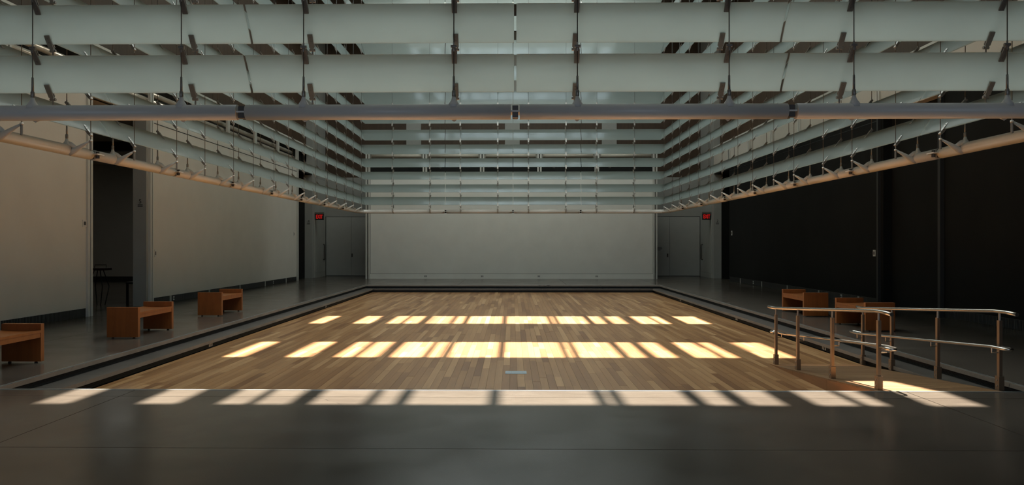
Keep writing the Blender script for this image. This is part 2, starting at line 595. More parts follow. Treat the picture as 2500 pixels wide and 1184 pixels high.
# black drape closing the right-hand opening, dark rooms behind the other openings
box('wall_panel', 9.93, 10.04, OPEN1[0], OPEN1[1] + 0.1, 0, 5.05, 'black', wr)
box('wall_upright', 9.60, 9.72, OPEN1[0] - 0.05, OPEN1[0] + 0.05, 0, 5.05, 'blackish', wr)
box('wall_upright', 9.62, 9.72, OPEN1[1] + 0.12, OPEN1[1] + 0.2, 0, 5.05, 'blackish', wr)

g = empty('gallery_room', (-14, 24, 0), kind='structure')
box('gallery_wall_panel', -20.2, -10.0, 33.6, 33.75, -0.2, 5.3, 'white', g)
box('gallery_wall_panel', -20.2, -20.0, 12, 33.7, -0.2, 5.3, 'white', g)
box('gallery_wall_panel', -20.2, -WXO, 12, 12.2, -0.2, 5.3, 'white', g)
box('gallery_base_trim', -20.0, -10.05, 33.57, 33.6, 0, 0.2, 'vent', g)
box('gallery_ceiling', -20.2, -WXO + 0.01, 12, 33.75, 5.22, 5.3, 'white', g)
box('gallery_beam', -20.0, -WXO, 26.0, 26.3, 4.9, 5.22, 'vent', g)
box('gallery_floor', -20.2, -WXO, 12, 33.75, -0.05, 0.0, 'concrete', g)
gl_ = bpy.data.lights.new('gallery_ceiling_light', 'AREA')     # unseen fill light, added to lift the dark side gallery
gl_.shape = 'SQUARE'
gl_.size = 1.5
gl_.energy = 14.0
gl_.color = (1.0, 0.98, 0.86)
glo = bpy.data.objects.new('gallery_ceiling_light', gl_)
COL.objects.link(glo)
glo.location = (-14.5, 27.5, 5.15)
for s, nm in ((-1, 'left'), (1, 'right')):
    g2 = empty('passage_room', (s * 12, 35, 0), kind='structure')
    box('passage_panel', s * WXO, s * 14.5, 36.42, 36.6, -0.2, 5.3, 'void' if s < 0 else 'black', g2)
    box('passage_panel', s * 14.4, s * 14.5, 33.75, 36.5, -0.2, 5.3, 'void' if s < 0 else 'black', g2)
    if s > 0:
        box('passage_panel', s * WXO, s * 14.5, 33.6, 33.75, -0.2, 5.3, 'black', g2)
    box('passage_ceiling', s * (WX + 0.02), s * 14.5, 33.6, 36.5, 5.0, 5.3, 'void', g2)

# back partition with its row of uprights
wb = empty('wall_back', (0, YBW, 0), kind='structure')
BX0, BX1 = -6.98, 6.86
box('wall_panel', BX0 + 0.12, BX1 - 0.12, YBW, YBW + 0.3, 0.24, 5.06, 'white_back', wb)
box('wall_panel_foot', BX0 + 0.12, BX1 - 0.12, YBW + 0.002, YBW + 0.3, 0.0, 0.228, 'white_back', wb)
box('wall_reveal', BX0 + 0.12, BX1 - 0.12, YBW + 0.02, YBW + 0.3, 0.228, 0.24, 'void', wb)
box('wall_reveal', BX0 + 0.2, BX0 + 0.212, YBW - 0.003, YBW + 0.01, 0.24, 5.05, 'vent', wb)
box('wall_reveal', BX1 - 0.212, BX1 - 0.2, YBW - 0.003, YBW + 0.01, 0.24, 5.05, 'vent', wb)
box('wall_panel_side', BX0 + 0.1, BX0 + 0.12, YBW + 0.02, YBW + 0.3, 0, 5.06, 'void', wb)
box('wall_panel_side', BX1 - 0.12, BX1 - 0.1, YBW + 0.02, YBW + 0.3, 0, 5.06, 'void', wb)
box('wall_cap', BX0 + 0.1, BX1 - 0.1, YBW + 0.015, YBW + 0.32, 5.06, 5.08, 'void', wb)  # dark sheet added to dull the skylit top of the partition
UPX = [-6.90, -4.17, -1.44, 1.29, 4.02, 6.78]
for k, x in enumerate(UPX):
    for q in (-0.10, 0.03):
        box('wall_upright', x + q, x + q + 0.075, YBW - 0.05, YBW + 0.12, 0 if k in (0, 5) else 5.06, 6.12, 'frame', wb)
for a, b in zip(UPX, UPX[1:]):
    MB().tube([(a + 0.12, YBW + 0.1, 5.86), (b - 0.12, YBW + 0.1, 5.86)], 0.09, 10).build('band_tube', M['tube'], wb, True)
    MB().tube([(a + 0.12, YBW + 0.25, 5.98), (b - 0.12, YBW + 0.25, 5.98)], 0.06, 10).build('band_tube', M['tube'], wb, True)
    box('tube_bracket', a + 0.11, a + 0.17, YBW, YBW + 0.3, 5.76, 6.05, 'steel_dark', wb)
    box('tube_bracket', b - 0.17, b - 0.11, YBW, YBW + 0.3, 5.76, 6.05, 'steel_dark', wb)
box('band_back', BX0, BX1, YBW + 0.9, YBW + 0.95, 4.9, 6.2, 'void', wb)
for x in (-4.2, -1.5, 1.3, 4.0):
    MB().tube([(x + 0.2, YBW + 0.35, 5.62), (x + 0.75, YBW + 0.6, 5.36)], 0.05, 8).build('spot_arm', M['steel_dark'], wb)
wd = empty('wall_back', (0, YDW, 0), kind='structure')
box('wall_panel', -10.1, -WX + 0.0, YDW, YDW + 0.3, 0, 5.1, 'grey', wd)
for s in (-1, 1):
    box('wall_panel', s * 5.6, s * WX, YDW, YDW + 0.3, 3.08, 5.1, 'grey', wd)
box('wall_panel', -5.6, 5.6, YDW + 0.1, YDW + 0.3, 0, 5.1, 'void', wd)
box('wall_panel', WX, 10.1, YDW, YDW + 0.3, 0, 5.1, 'grey', wd)
cols = [-5.1, 0.0, 5.0]
edges = [-WX] + [v for c in cols for v in (c - 0.38, c + 0.38)] + [WX]
for a, b in zip(edges[::2], edges[1::2]):
    box('timber_panel', a + 0.004, b - 0.004, YDW + 0.02, YDW + 0.12, 5.1, CEIL, 'brown', wd)
for c in cols:
    box('wall_column', c - 0.38, c + 0.38, YDW - 0.03, YDW + 0.12, 5.1, CEIL, 'grey', wd)
box('wall_core', -10.5, 10.5, YDW + 0.3, YDW + 0.6, -0.1, CEIL + 0.3, 'void', wd)
box('wall_core', -10.5, 10.5, YDW + 0.12, YDW + 0.32, 5.1, CEIL + 0.3, 'void', wd)
wf = empty('wall_front', (0, YN, 0), kind='structure')
box('wall_panel', -10.5, -7.0, YN - 0.3, YN, 0, CEIL, 'white', wf)
box('wall_panel', 7.0, 10.5, YN - 0.3, YN, 0, CEIL, 'white', wf)
box('wall_panel', -7.0, 7.0, YN - 0.3, YN, 6.0, CEIL, 'white', wf)
wn = empty('window_1', (0, YN, 0), kind='structure')  # invented glazing, added to go with the rear fill light
for x in (-7, -4.2, -1.4, 1.4, 4.2, 7):
    box('window_mullion', x - 0.04, x + 0.04, YN - 0.2, YN - 0.06, 0, 6.0, 'frame', wn)
for z in (0.0, 3.0, 5.94):
    box('window_transom', -7, 7, YN - 0.18, YN - 0.08, z, z + 0.06, 'frame', wn)

# far doors
def far_door(name, x0, x1, hinge, kick):
    d = empty(name, ((x0 + x1) / 2, YDW, 0), kind='structure')
    box('door_leaf', x0 + 0.006, x1 - 0.006, YDW + 0.01, YDW + 0.06, 0.02, 3.06, 'door', d)
    box('door_shadow_gap', x0, x1, YDW + 0.07, YDW + 0.1, 0, 3.08, 'grille', d)
    if kick:
        box('kick_plate', kick[0], kick[1], YDW + 0.004, YDW + 0.012, 0.03, 0.25, 'door', d)
    if hinge is not None:
        box('door_handle', hinge - 0.03, hinge + 0.03, YDW - 0.03, YDW + 0.01, 0.98, 1.16, 'joint', d)
    return d
far_door('door_1', -9.66, -8.34, None, (-9.6, -8.4))
far_door('door_2', -8.34, -5.6, -8.3, (-8.28, -6.0))
far_door('door_3', 5.6, 8.1, 8.0, (6.9, 8.0))
far_door('door_4', 8.1, 9.66, None, None)
for s, n in ((-1, 'door_5'), (1, 'door_6')):
    d = empty(n, (s * WX, 37.7, 0), kind='structure')
    box('door_leaf', s * (WX - 0.02), s * (WX + 0.01), 36.75, 38.85, 0.25, 4.9, 'door', d)
    box('kick_plate', s * (WX - 0.025), s * (WX + 0.01), 36.75, 38.85, 0.0, 0.235, 'door', d)
    MB().tube([(s * (WX - 0.02), 38.45, 0.86), (s * (WX - 0.09), 38.45, 0.88), (s * (WX - 0.09), 38.45, 1.62), (s * (WX - 0.02), 38.45, 1.64)], 0.028, 8).build('door_handle', M['joint'], d)

# ceiling around the light well, and an unseen skylight laid out to cast the sun patches
ce = empty('ceiling', (0, 15, CEIL), kind='structure')
box('ceiling_panel', -10.5, WELL[0], YN - 0.3, 39.5, CEIL, CEIL + 0.2, 'ceiling', ce)
box('ceiling_panel', WELL[1], 10.5, YN - 0.3, 39.5, CEIL, CEIL + 0.2, 'ceiling', ce)
box('ceiling_panel', WELL[0], WELL[1], YN - 0.3, WELL[2], CEIL, CEIL + 0.2, 'ceiling', ce)
box('ceiling_panel', WELL[0], WELL[1], WELL[3], 39.5, CEIL, CEIL + 0.2, 'ceiling', ce)
for ya in (WASH[0] - 0.06, WASH[1]):  # invented frame around the added light strip
    box('laylight_frame', -6.56, 6.56, ya, ya + 0.06, CEIL - 0.1, CEIL, 'frame', ce)
box('well_side', WELL[0] - 0.2, WELL[0], WELL[2], WELL[3], CEIL, ROOF_Z + 0.1, 'roof', ce)
box('well_side', WELL[1], WELL[1] + 0.2, WELL[2], WELL[3], CEIL, ROOF_Z + 0.1, 'roof', ce)
box('well_side', WELL[0], WELL[1], WELL[2] - 0.2, WELL[2], CEIL, ROOF_Z + 0.1, 'roof', ce)
box('well_side', WELL[0], WELL[1], WELL[3], WELL[3] + 0.2, CEIL, ROOF_Z + 0.1, 'roof', ce)
ys = [WELL[2]] + [v for ab in SLOTS for v in ab] + [WELL[3]]
for a, b in zip(ys[::2], ys[1::2]):
    box('skylight_blank', WELL[0], WELL[1], a, b, ROOF_Z, ROOF_Z + 0.04, 'roof', ce)
OPENX = [(-4.83, -4.47), (-3.79, -3.37), (-2.98, -2.67), (-2.60, -2.24), (-2.05, -1.49), (-1.42, -1.18), (-1.08, -0.235),
         (-0.14, 0.88), (0.96, 1.05), (1.13, 1.83), (1.96, 2.24), (2.39, 2.75), (3.04, 3.46), (3.53, 3.76), (4.15, 4.70)]
OPENX = [(a * 1.027 + 0.02, b * 1.027 - 0.02) for a, b in OPENX]
xs = [WELL[0]] + [v for ab in OPENX for v in ab] + [WELL[1]]
for ya, yb in SLOTS:
    for a, b in zip(xs[::2], xs[1::2]):
        box('skylight_bar', a, b, ya, yb, ROOF_Z, ROOF_Z + 0.04, 'roof', ce)  # bar widths chosen to break up the sun patches below

# ------------------------------------------------------------------ hanging louvre screens
PZ, PX, PYN, PYF = 2.98, 6.27, 7.58, 30.80
PR = 0.078
T_IN = 0.34
ROWB = [0.262, 0.776, 1.29, 1.79, 2.32, 2.88, 3.56, 4.34, 5.30, 6.33, 7.31, 8.39]
ROWH = [0.33, 0.33, 0.335, 0.38, 0.41, 0.46, 0.52, 0.58, 0.64, 0.66, 0.66, 0.66]
SEG = 2.76

def blade_profile(k):
    zb, h = ROWB[k], ROWH[k]
    pts = []
    for i in range(7):
        u = i / 6.0
        t = 0.295 - 0.245 * u
        z = zb + h * u
        bow = 0.008 * (1 - (2 * u - 1) ** 2)
        pts.append((t + bow, z + bow * 0.7))
    return pts

def clamp_mesh(d_up):
    """one clamp in the frame (x along the screen, y inwards, z up); the cable runs through the origin"""
    m = MB()
    d = Vector((0, d_up[0], d_up[1])).normalized()
    nrm = Vector((0, -d.z, d.y))
    ex = Vector((1, 0, 0))
    def bar(a, b, w, th, off=0.0):
        p, q = d * a + nrm * off, d * b + nrm * off
        m.hexa([p - ex * w - nrm * th, p + ex * w - nrm * th, p + ex * w + nrm * th, p - ex * w + nrm * th,
                q - ex * w - nrm * th, q + ex * w - nrm * th, q + ex * w + nrm * th, q - ex * w + nrm * th])
    bar(0.03, 0.175, 0.026, 0.006, 0.013)
    bar(0.03, 0.175, 0.026, 0.006, -0.013)
    bar(0.0, 0.07, 0.018, 0.018)
    m.tube([(-0.03, 0, 0), (0.03, 0, 0)], 0.016, 8)
    m.tube([(0, 0, -0.05), (0, 0, 0.04)], 0.009, 6)
    for q in (0.10, 0.14):
        p = d * q
        m.tube([p - nrm * 0.024, p + nrm * 0.024], 0.007, 6)
    return m

def bracket_mesh():
    """cast bracket in the frame (x along, y inwards, z up) with the pipe's axis at the origin"""
    m = MB()
    m.tube([(0, 0, 0.04), (0, 0, 0.085), (0, 0, 0.12), (0, 0, 0.155)], [0.075, 0.05, 0.027, 0.018], 10)
    pts = [(0, 0.03, -0.045), (0, 0.095, -0.02), (0, 0.16, 0.02), (0, 0.25, 0.075), (0, T_IN, 0.125)]
    m.tube(pts, [0.05, 0.046, 0.036, 0.024, 0.013], 8, flat=0.62)
    m.tube([(0, 0, 0.10), (0, 0.06, 0.075), (0, 0.13, 0.02)], [0.03, 0.032, 0.03], 8, flat=0.6)
    m.tube([(0, T_IN, 0.112), (0, T_IN, 0.138)], 0.02, 10)
    return m
def spring_mesh():
    m = MB()
    pts, rr = [], []
    for i in range(15):
        pts.append((0, T_IN, 0.112 - i * 0.009))
        rr.append(0.017 if i % 2 else 0.013)
    m.tube(pts, rr, 8)
    m.tube([(0, T_IN, 0.138), (0, T_IN, 0.19)], 0.008, 6)
    return m
def turnbuckle_mesh():
    m = MB()
    m.tube([(0, 0, 0.15), (0, 0, 0.16), (0, 0, 0.21), (0, 0, 0.22)], [0.012, 0.02, 0.02, 0.013], 8)
    m.tube([(0, 0, 0.22), (0, 0, 0.36)], [0.013, 0.011], 8)
    return m
def joint_mesh():
    m = MB()
    m.box(-0.095, 0.095, -0.045, 0.15, -0.007, 0.009)
    return m
def joint_bolt_mesh():
    m = MB()
    m.tube([(0, 0.10, -0.055), (0, 0.10, -0.010)], 0.028, 8)
    m.tube([(0, 0.10, 0.011), (0, 0.10, 0.045)], 0.024, 8)
    m.box(-0.03, 0.03, -0.03, 0.03, -0.06, 0.06)
    return m
ME = {}
ME['bracket'] = bracket_mesh().mesh('bracket', M['pipe'], True)
ME['spring'] = spring_mesh().mesh('spring', M['steel_dark'], True)
ME['turnbuckle'] = turnbuckle_mesh().mesh('turnbuckle', M['steel_dark'], True)
ME['joint'] = joint_mesh().mesh('joint_plate', M['pipe'])
ME['joint_bolt'] = joint_bolt_mesh().mesh('joint_bolt', M['joint'])
m = MB(); m.tube([(0, 0, 0.34), (0, 0, CEIL + 0.8 - PZ)], 0.0055, 6); ME['cable_out'] = m.mesh('cable', M['cable'], True)
m = MB(); m.tube([(0, T_IN, 0.18), (0, T_IN, CEIL + 0.8 - PZ)], 0.005, 6); ME['cable_in'] = m.mesh('cable', M['cable'], True)

def screen(label, P0, u, n, joints, ends, stations, nrows, near):
    """joints: s of the pipe joints between the two corner pieces; ends: s of the two corners"""
    u3, n3 = Vector((*u, 0)), Vector((*n, 0))
    base = Vector((*P0, PZ))
    right_handed = u[0] * n[1] - u[1] * n[0] > 0
    root = empty('hanging_louver_screen', base + u3 * (ends[0] + ends[1]) / 2, label, 'louver screen')
    rot = Matrix(((u3.x, n3.x, 0, 0), (u3.y, n3.y, 0, 0), (0, 0, 1, 0), (0, 0, 0, 1)))
    def W(s, t, z):
        return base + u3 * s + n3 * t + Vector((0, 0, z))
    def at(s, t=0.0, z=0.0):
        return Matrix.Translation(W(s, t, z)) @ rot
    # pipe segments
    cuts = [ends[0]] + joints + [ends[1]]
    for i, (a, b) in enumerate(zip(cuts, cuts[1:])):
        m = MB()
        a2 = a + (0.045 if i else 0.0)
        b2 = b - (0.045 if i < len(cuts) - 2 else 0.0)
        pts = [W(a2, 0, 0), W(b2, 0, 0)]
        if i == 0:
            rr = 0.55
            arc = [W(a + rr - rr * math.cos(q), rr - rr * math.sin(q), 0) for q in [R(45) + R(45) * j / 6 for j in range(7)]]
            pts = [p for p in arc] + [W(b2, 0, 0)]
            pts = [W(a + rr - rr * math.cos(R(45) + R(45) * j / 6), rr - rr * math.sin(R(45) + R(45) * j / 6), 0) for j in range(7)] + [W(b2, 0, 0)]
        if i == len(cuts) - 2:
            rr = 0.55
            pts = [W(a2, 0, 0)] + [W(b - rr + rr * math.cos(R(90) - R(45) * j / 6), rr - rr * math.sin(R(90) - R(45) * j / 6), 0) for j in range(7)]
        m.tube(pts, PR, 20)
        m.build('pipe_segment', M['pipe'], root, True)
    for j in joints:
        jo = put('joint_plate', ME['joint'], root, mw=at(j))
        put_child('joint_bolt', ME['joint_bolt'], jo, at(j))
    # blades
    for k in range(nrows):
        prof = blade_profile(k)
        for i, (a, b) in enumerate(zip(cuts, cuts[1:])):
            m = MB()
            rows = []
            th = 0.005
            for (t, z) in prof:
                sa = a + (0.012 if i else t)
                sb = b - (0.012 if i < len(cuts) - 2 else t)
                rows.append(([W(sa, t - th, z - th), W(sb, t - th, z - th)], [W(sa, t + th, z + th), W(sb, t + th, z + th)]))
            idx = []
            for lo, hi in rows:
                q = len(m.v)
                m.v += [tuple(p) for p in lo + hi]
                idx.append(q)
            for p, q in zip(idx, idx[1:]):
                for f in ((p, p + 1, q + 1, q), (p + 3, p + 2, q + 2, q + 3), (p + 2, p, q, q + 2), (p + 1, p + 3, q + 3, q + 1)):
                    m.f.append(f if right_handed else f[::-1]); m.t.append(None)
            p, q = idx[0], idx[-1]
            m.f += [f if right_handed else f[::-1] for f in ((p + 1, p, p + 2, p + 3), (q, q + 1, q + 3, q + 2))]; m.t += [None, None]
            m.build('louver_blade', M['blade'], root)
    # cables, brackets, clamps
    spots = []
    for s in stations:
        br = put('bracket', ME['bracket'], root, mw=at(s))
        put_child('spring', ME['spring'], br, at(s))
        ca = put('cable', ME['cable_out'], root, mw=at(s))
        put_child('turnbuckle', ME['turnbuckle'], ca, at(s))
        put('cable', ME['cable_in'], root, mw=at(s))
        for k in range(nrows):
            d = (W(s, 0, ROWB[k]) - Vector((0, 0, EYE))).length
            spots.append((d, s, k))
    spots.sort()
    cl = {}
    stuff = MB()
    for q, (d, s, k) in enumerate(spots):
        zb, h = ROWB[k], ROWH[k]
        dv = (-0.245, h)
        ln = math.hypot(*dv)
        for wh in (0, 1):
            if wh == 0:    # lower clamp on the inner cable
                pos = (T_IN, zb - 0.045 * h / 0.245)
                dd = dv
            else:          # upper clamp on the outer cable
                pos = (0.0, zb + h + 0.05 * h / 0.245)
                dd = (-dv[0], -dv[1])
            if q < near:
                key = (k, wh)
                if key not in cl:
                    cl[key] = clamp_mesh(dd).mesh('clamp', M['steel_dark'])
                put('clamp', cl[key], root, mw=at(s, pos[0], pos[1]))
            else:
                cm = clamp_mesh(dd)
                off = len(stuff.v)
                mm = at(s, pos[0], pos[1])
                stuff.v += [tuple(mm @ Vector(v)) for v in cm.v]
                stuff.f += [tuple(i + off for i in f) for f in cm.f]
                stuff.t += cm.t
    if stuff.v:
        stuff.build('distant_clamps', M['steel_dark'], root, kind='stuff')
    return root

def put_child(name, me, par, mw):
    o = bpy.data.objects.new(name, me)
    COL.objects.link(o)
    o.parent = par
    o.matrix_parent_inverse = Matrix.Identity(4)
    return o

def stations_for(cuts, lo, hi):
    out = []
    for a, b in zip(cuts, cuts[1:]):
        L = b - a
        out += [a + 0.226 * L, a + 0.776 * L]
    return [s for s in out if lo < s < hi]
# across the room, nearest and farthest
CX = 0.03
jx = [CX - SEG, CX, CX + SEG]
ends_x = [-PX, PX]
full = [CX + SEG * k for k in range(-3, 4)]
sx = stations_for(full, -PX + 0.35, PX - 0.35)
screen('nearest louver screen, with large blades and thick pipe across the top', (0, PYN), (1, 0), (0, 1), jx, ends_x, sx, 12, 60)
screen('small far louver screen spanning in front of the white back wall', (0, PYF), (-1, 0), (0, -1), [-j for j in reversed(jx)], [-PX, PX], [-s for s in sx], 12, 0)
# along the room
SL = 2.717
y0 = PYN + 0.27 * SL + 0.10
jy = [y0 + SL * k for k in range(1, 8)]
fully = [y0 + SL * k for k in range(-1, 10)]
sy = stations_for(fully, PYN + 0.4, PYF - 0.35)
screen('long louver screen receding along the white wall with the doorway', (-PX, 0), (0, 1), (1, 0), jy, [PYN, PYF], sy, 12, 72)
screen('long louver screen receding along the black wall above the ramp', (PX, 0), (0, 1), (-1, 0), jy, [PYN, PYF], sy, 12, 72)

# ------------------------------------------------------------------ ramp with its handrails
RX0, RX1, RY0, RY1 = 4.14, 5.56, 8.52, 12.33
def ramp_z(y):
    return Z2 * (y - RY0) / (RY1 - RY0) - 0.012
rp = empty('ramp', (4.85, 10.4, Z2), 'oak ramp rising from the sunken wooden floor to the concrete edge', 'ramp')
m = MB()
m.hexa([(RX0 + 0.02, RY0, Z2), (RX1, RY0, Z2), (RX1, RY1 - 0.15, Z2), (RX0 + 0.02, RY1 - 0.15, Z2),
        (RX0 + 0.02, RY0, ramp_z(RY0) - 0.02), (RX1, RY0, ramp_z(RY0) - 0.02), (RX1, RY1 - 0.15, Z2 + 0.001), (RX0 + 0.02, RY1 - 0.15, Z2 + 0.001)])
m.build('ramp_body', M['oak_side'], rp)
for a, b in ((RY0, 9.98), (9.98, 11.2), (11.2, RY1 - 0.06)):
    m = MB()
    m.hexa([(RX0, a + 0.002, Z2), (RX0 + 0.018, a + 0.002, Z2), (RX0 + 0.018, b - 0.002, Z2), (RX0, b - 0.002, Z2),
            (RX0, a + 0.002, ramp_z(a) - 0.018), (RX0 + 0.018, a + 0.002, ramp_z(a) - 0.018), (RX0 + 0.018, b - 0.002, max(ramp_z(b) - 0.018, Z2 + 0.001)), (RX0, b - 0.002, max(ramp_z(b) - 0.018, Z2 + 0.001))])
    m.build('side_panel', M['oak_side'], rp)
y = RY0
while y < RY1 - 0.02:
    b = min(y + 0.0889, RY1)
    cuts = [RX0, random.uniform(RX0 + 0.3, RX1 - 0.3), RX1]
    for p, q in zip(cuts, cuts[1:]):
        m = MB()
        za, zb = ramp_z(y), ramp_z(b)
        m.hexa([(p + .0016, y + .0016, za - 0.018), (q - .0016, y + .0016, za - 0.018), (q - .0016, b - .0016, zb - 0.018), (p + .0016, b - .0016, zb - 0.018),
                (p + .0016, y + .0016, za), (q - .0016, y + .0016, za), (q - .0016, b - .0016, zb), (p + .0016, b - .0016, zb)], random.random())
        m.build('ramp_plank', M['oak_ramp'], rp)
    y = b

PY = [8.74, 10.0, 11.2, 12.12]
def handrail(xp, s, label):
    """xp: line of the posts; s: +1 when the lower rail runs on the side of growing x"""
    h = empty('handrail', (xp, 10.4, ramp_z(10.4)), label, 'handrail', 'handrails of the ramp')
    for y in PY:
        z = ramp_z(y) + 0.002
        zt = z + 0.80
        p = MB()
        p.box(xp - 0.018, xp + 0.018, y - 0.023, y + 0.023, z + 0.002, zt)
        po = p.build('post', M['post'], h)
        b = MB()
        b.box(xp - 0.030, xp + 0.030, y - 0.038, y + 0.038, z, z + 0.16)
        bo = b.build('post_sleeve', M['post'], po)
        bl = MB()
        for zz in (0.05, 0.115):
            bl.tube([(xp - 0.035, y, z + zz), (xp + 0.035, y, z + zz)], 0.011, 8)
        bl.build('sleeve_bolt', M['steel_dark'], po)
        MB().tube([(xp, y, zt - 0.01), (xp, y, z + 0.89)], 0.014, 8).build('rail_pin', M['steel_dark'], po)
        k = MB()
        k.tube([(xp, y, z + 0.43), (xp + s * 0.09, y, z + 0.43), (xp + s * 0.09, y, z + 0.49)], 0.009, 8)
        k.build('rail_bracket', M['steel'], po)
    zr = lambda y: ramp_z(max(RY0, min(RY1, y))) + 0.905
    pts = [(xp + s * 0.0, PY[0] - 0.30, zr(PY[0]) - 0.01), (xp, PY[0] - 0.12, zr(PY[0])), (xp, PY[0] + 0.1, zr(PY[0] + 0.05)),
           (xp, 10.4, zr(10.4)), (xp, PY[3], zr(PY[3])), (xp, PY[3] + 0.16, zr(PY[3]) - 0.005), (xp - s * 0.03, PY[3] + 0.27, zr(PY[3]) - 0.0)]
    MB().tube(pts, 0.022, 14).build('top_rail', M['steel'], h, True)
    zl = lambda y: ramp_z(max(RY0, min(RY1, y))) + 0.50
    xi = xp + s * 0.09
    a, b = PY[0], PY[3]
    pts = [(xp, a - 0.035, zl(a)), (xp, a - 0.20, zl(a)), (xp + s * 0.02, a - 0.245, zl(a)), (xi - s * 0.02, a - 0.245, zl(a)), (xi, a - 0.20, zl(a)), (xi, a, zl(a)),
           (xi, 10.4, zl(10.4)), (xi, b, zl(b)), (xi, b + 0.24, zl(b)), (xi - s * 0.02, b + 0.285, zl(b)), (xp + s * 0.02, b + 0.285, zl(b)), (xp, b + 0.24, zl(b)), (xp, b + 0.035, zl(b))]
    MB().tube(pts, 0.019, 12).build('lower_rail', M['steel'], h, True)
handrail(4.22, 1, 'steel ramp handrail standing over the open wooden floor side')
handrail(5.60, -1, 'steel ramp handrail standing beside the concrete steps and dark walkway')

# ------------------------------------------------------------------ benches
def bench(x0, x1, y0, y1, label):
    b = empty('bench', ((x0 + x1) / 2, (y0 + y1) / 2, 0), label, 'bench', 'wooden benches along the walkways')
    th = 0.075
    for a in (y0, y1 - th):
        e = box('end_panel', x0, x1, a, a + th, 0.022, 0.545, 'cherry', b)
        for q in (x0 + 0.09, x1 - 0.09):
            MB().tube([(q, a + th / 2, 0.0), (q, a + th / 2, 0.008), (q, a + th / 2, 0.022)], [0.022, 0.022, 0.012], 10).build('foot', M['rubber'], e)
    m = MB()
    n = 8
    for i in range(n):
        ua, ub = i / n, (i + 1) / n
        f = lambda u: 0.455 - 0.012 * (1 - (2 * u - 1) ** 2)
        xa, xb = x0 + (x1 - x0) * ua, x0 + (x1 - x0) * ub
        m.hexa([(xa, y0 + th, 0.42), (xb, y0 + th, 0.42), (xb, y1 - th, 0.42), (xa, y1 - th, 0.42),
                (xa, y0 + th, f(ua)), (xb, y0 + th, f(ub)), (xb, y1 - th, f(ub)), (xa, y1 - th, f(ua))])
    m.build('seat', M['cherry'], b)
    for xa, xb in ((x0 + 0.004, x0 + 0.034), (x1 - 0.034, x1 - 0.004)):
        box('apron', xa, xb, y0 + th, y1 - th, 0.355, 0.42, 'cherry', b)
bench(-7.09, -6.54, 9.02, 10.44, 'wooden bench by the white wall, cut off by the edge of the view')
bench(-7.09, -6.54, 13.08, 14.46, 'wooden bench standing in front of the dark doorway')
bench(-7.20, -6.65, 17.15, 18.50, 'small wooden bench below the vent of the white wall past the doorway')
bench(6.62, 7.17, 17.2, 18.6, 'wooden bench by the black wall, beyond the far end of the ramp handrails')
bench(6.66, 7.21, 14.3, 15.65, 'dim wooden bench by the black wall, seen between the ramp handrails')

# ------------------------------------------------------------------ signs
def exit_sign(s, label):
    x, y, z = s * 9.44, 36.75, 3.00
    e = empty('exit_sign', (s * WX, y, z), label, 'exit sign', 'red exit signs')
    box('sign_housing', x - 0.21, x + 0.21, y, y + 0.08, z - 0.17, z + 0.20, 'vent', e)
    box('sign_hood', x - 0.22, x + 0.22, y - 0.03, y + 0.09, z + 0.13, z + 0.21, 'steel_dark', e)
    box('sign_face', x - 0.18, x + 0.18, y - 0.012, y, z - 0.155, z + 0.12, 'ink', e)
    t = text('sign_lettering', 'EXIT', 0.235, (x, y - 0.016, z - 0.015), (R(90), 0, 0), 'red', e, scale=(0.68, 1.12, 1), offset=0.006)
    box('sign_arm', min(x + s * 0.2, s * WX), max(x + s * 0.2, s * WX), y + 0.02, y + 0.06, z + 0.12, z + 0.18, 'vent', e)
exit_sign(-1, 'red exit sign beside the double door near the white panel wall')
exit_sign(1, 'red exit sign beside the single door near the black wall')

def number_sign(digit, x, y, z, size, label):
    e = empty('gallery_number_sign', (x, y, z), label, 'sign', 'gallery numbers on the jambs')
    text('number', digit, size, (x, y - 0.003, z), (R(90), 0, 0), 'ink', e)
    for k in (0, 1):
        box('caption_line', x - size * 0.42, x + size * 0.42, y - 0.003, y, z - size * (0.62 + 0.24 * k), z - size * (0.50 + 0.24 * k), 'ink', e)
number_sign('5', -9.865, 19.848, 2.78, 0.16, 'black numeral 5 on the grey jamb of the dark doorway')
number_sign('4', -9.87, 36.398, 2.76, 0.17, 'black numeral 4 on the narrow jamb near the exit sign')
number_sign('2', 9.87, 36.398, 2.76, 0.17, 'black numeral 2 on the narrow jamb beside the black wall')
n = empty('door_notice', (7.0, YDW, 1.43), 'small black printed notice on the far pale door', 'notice')
for k in range(4):
    w = (0.15, 0.17, 0.16, 0.09)[k]
    box('notice_line', 7.55 - w, 7.55 + w, YDW - 0.004, YDW + 0.012, 1.475 - k * 0.045, 1.495 - k * 0.045, 'ink', n)

# ------------------------------------------------------------------ wall plates, outlets, floor cover
def wall_plate(s, y, z, label, name='wall_switch', w=0.09, h=0.15):
    e = empty(name, (s * WX, y, z), label, 'switch')
    box('switch_plate', s * (WX + 0.002), s * (WX - 0.012), y - w / 2, y + w / 2, z - h / 2, z + h / 2, 'plate', e)
    box('switch_button', s * (WX - 0.012), s * (WX - 0.02), y - w / 5, y + w / 5, z - h / 4, z + h / 4, 'vent', e)
wall_plate(-1, 16.93, 2.12, 'white switch box high on the white wall before the doorway', w=0.16, h=0.16)
wall_plate(-1, 20.32, 1.40, 'white switch plate on the panel just past the doorway', h=0.2)
wall_plate(-1, 33.3, 2.1, 'tiny switch plate at the far end of the white panel wall', h=0.2)
wall_plate(1, 33.4, 2.14, 'tiny pale switch plate at the far end of the black wall', w=0.14, h=0.2)
wall_plate(1, 20.3, 1.41, 'pale switch plate on the middle of the black wall', w=0.13, h=0.17)

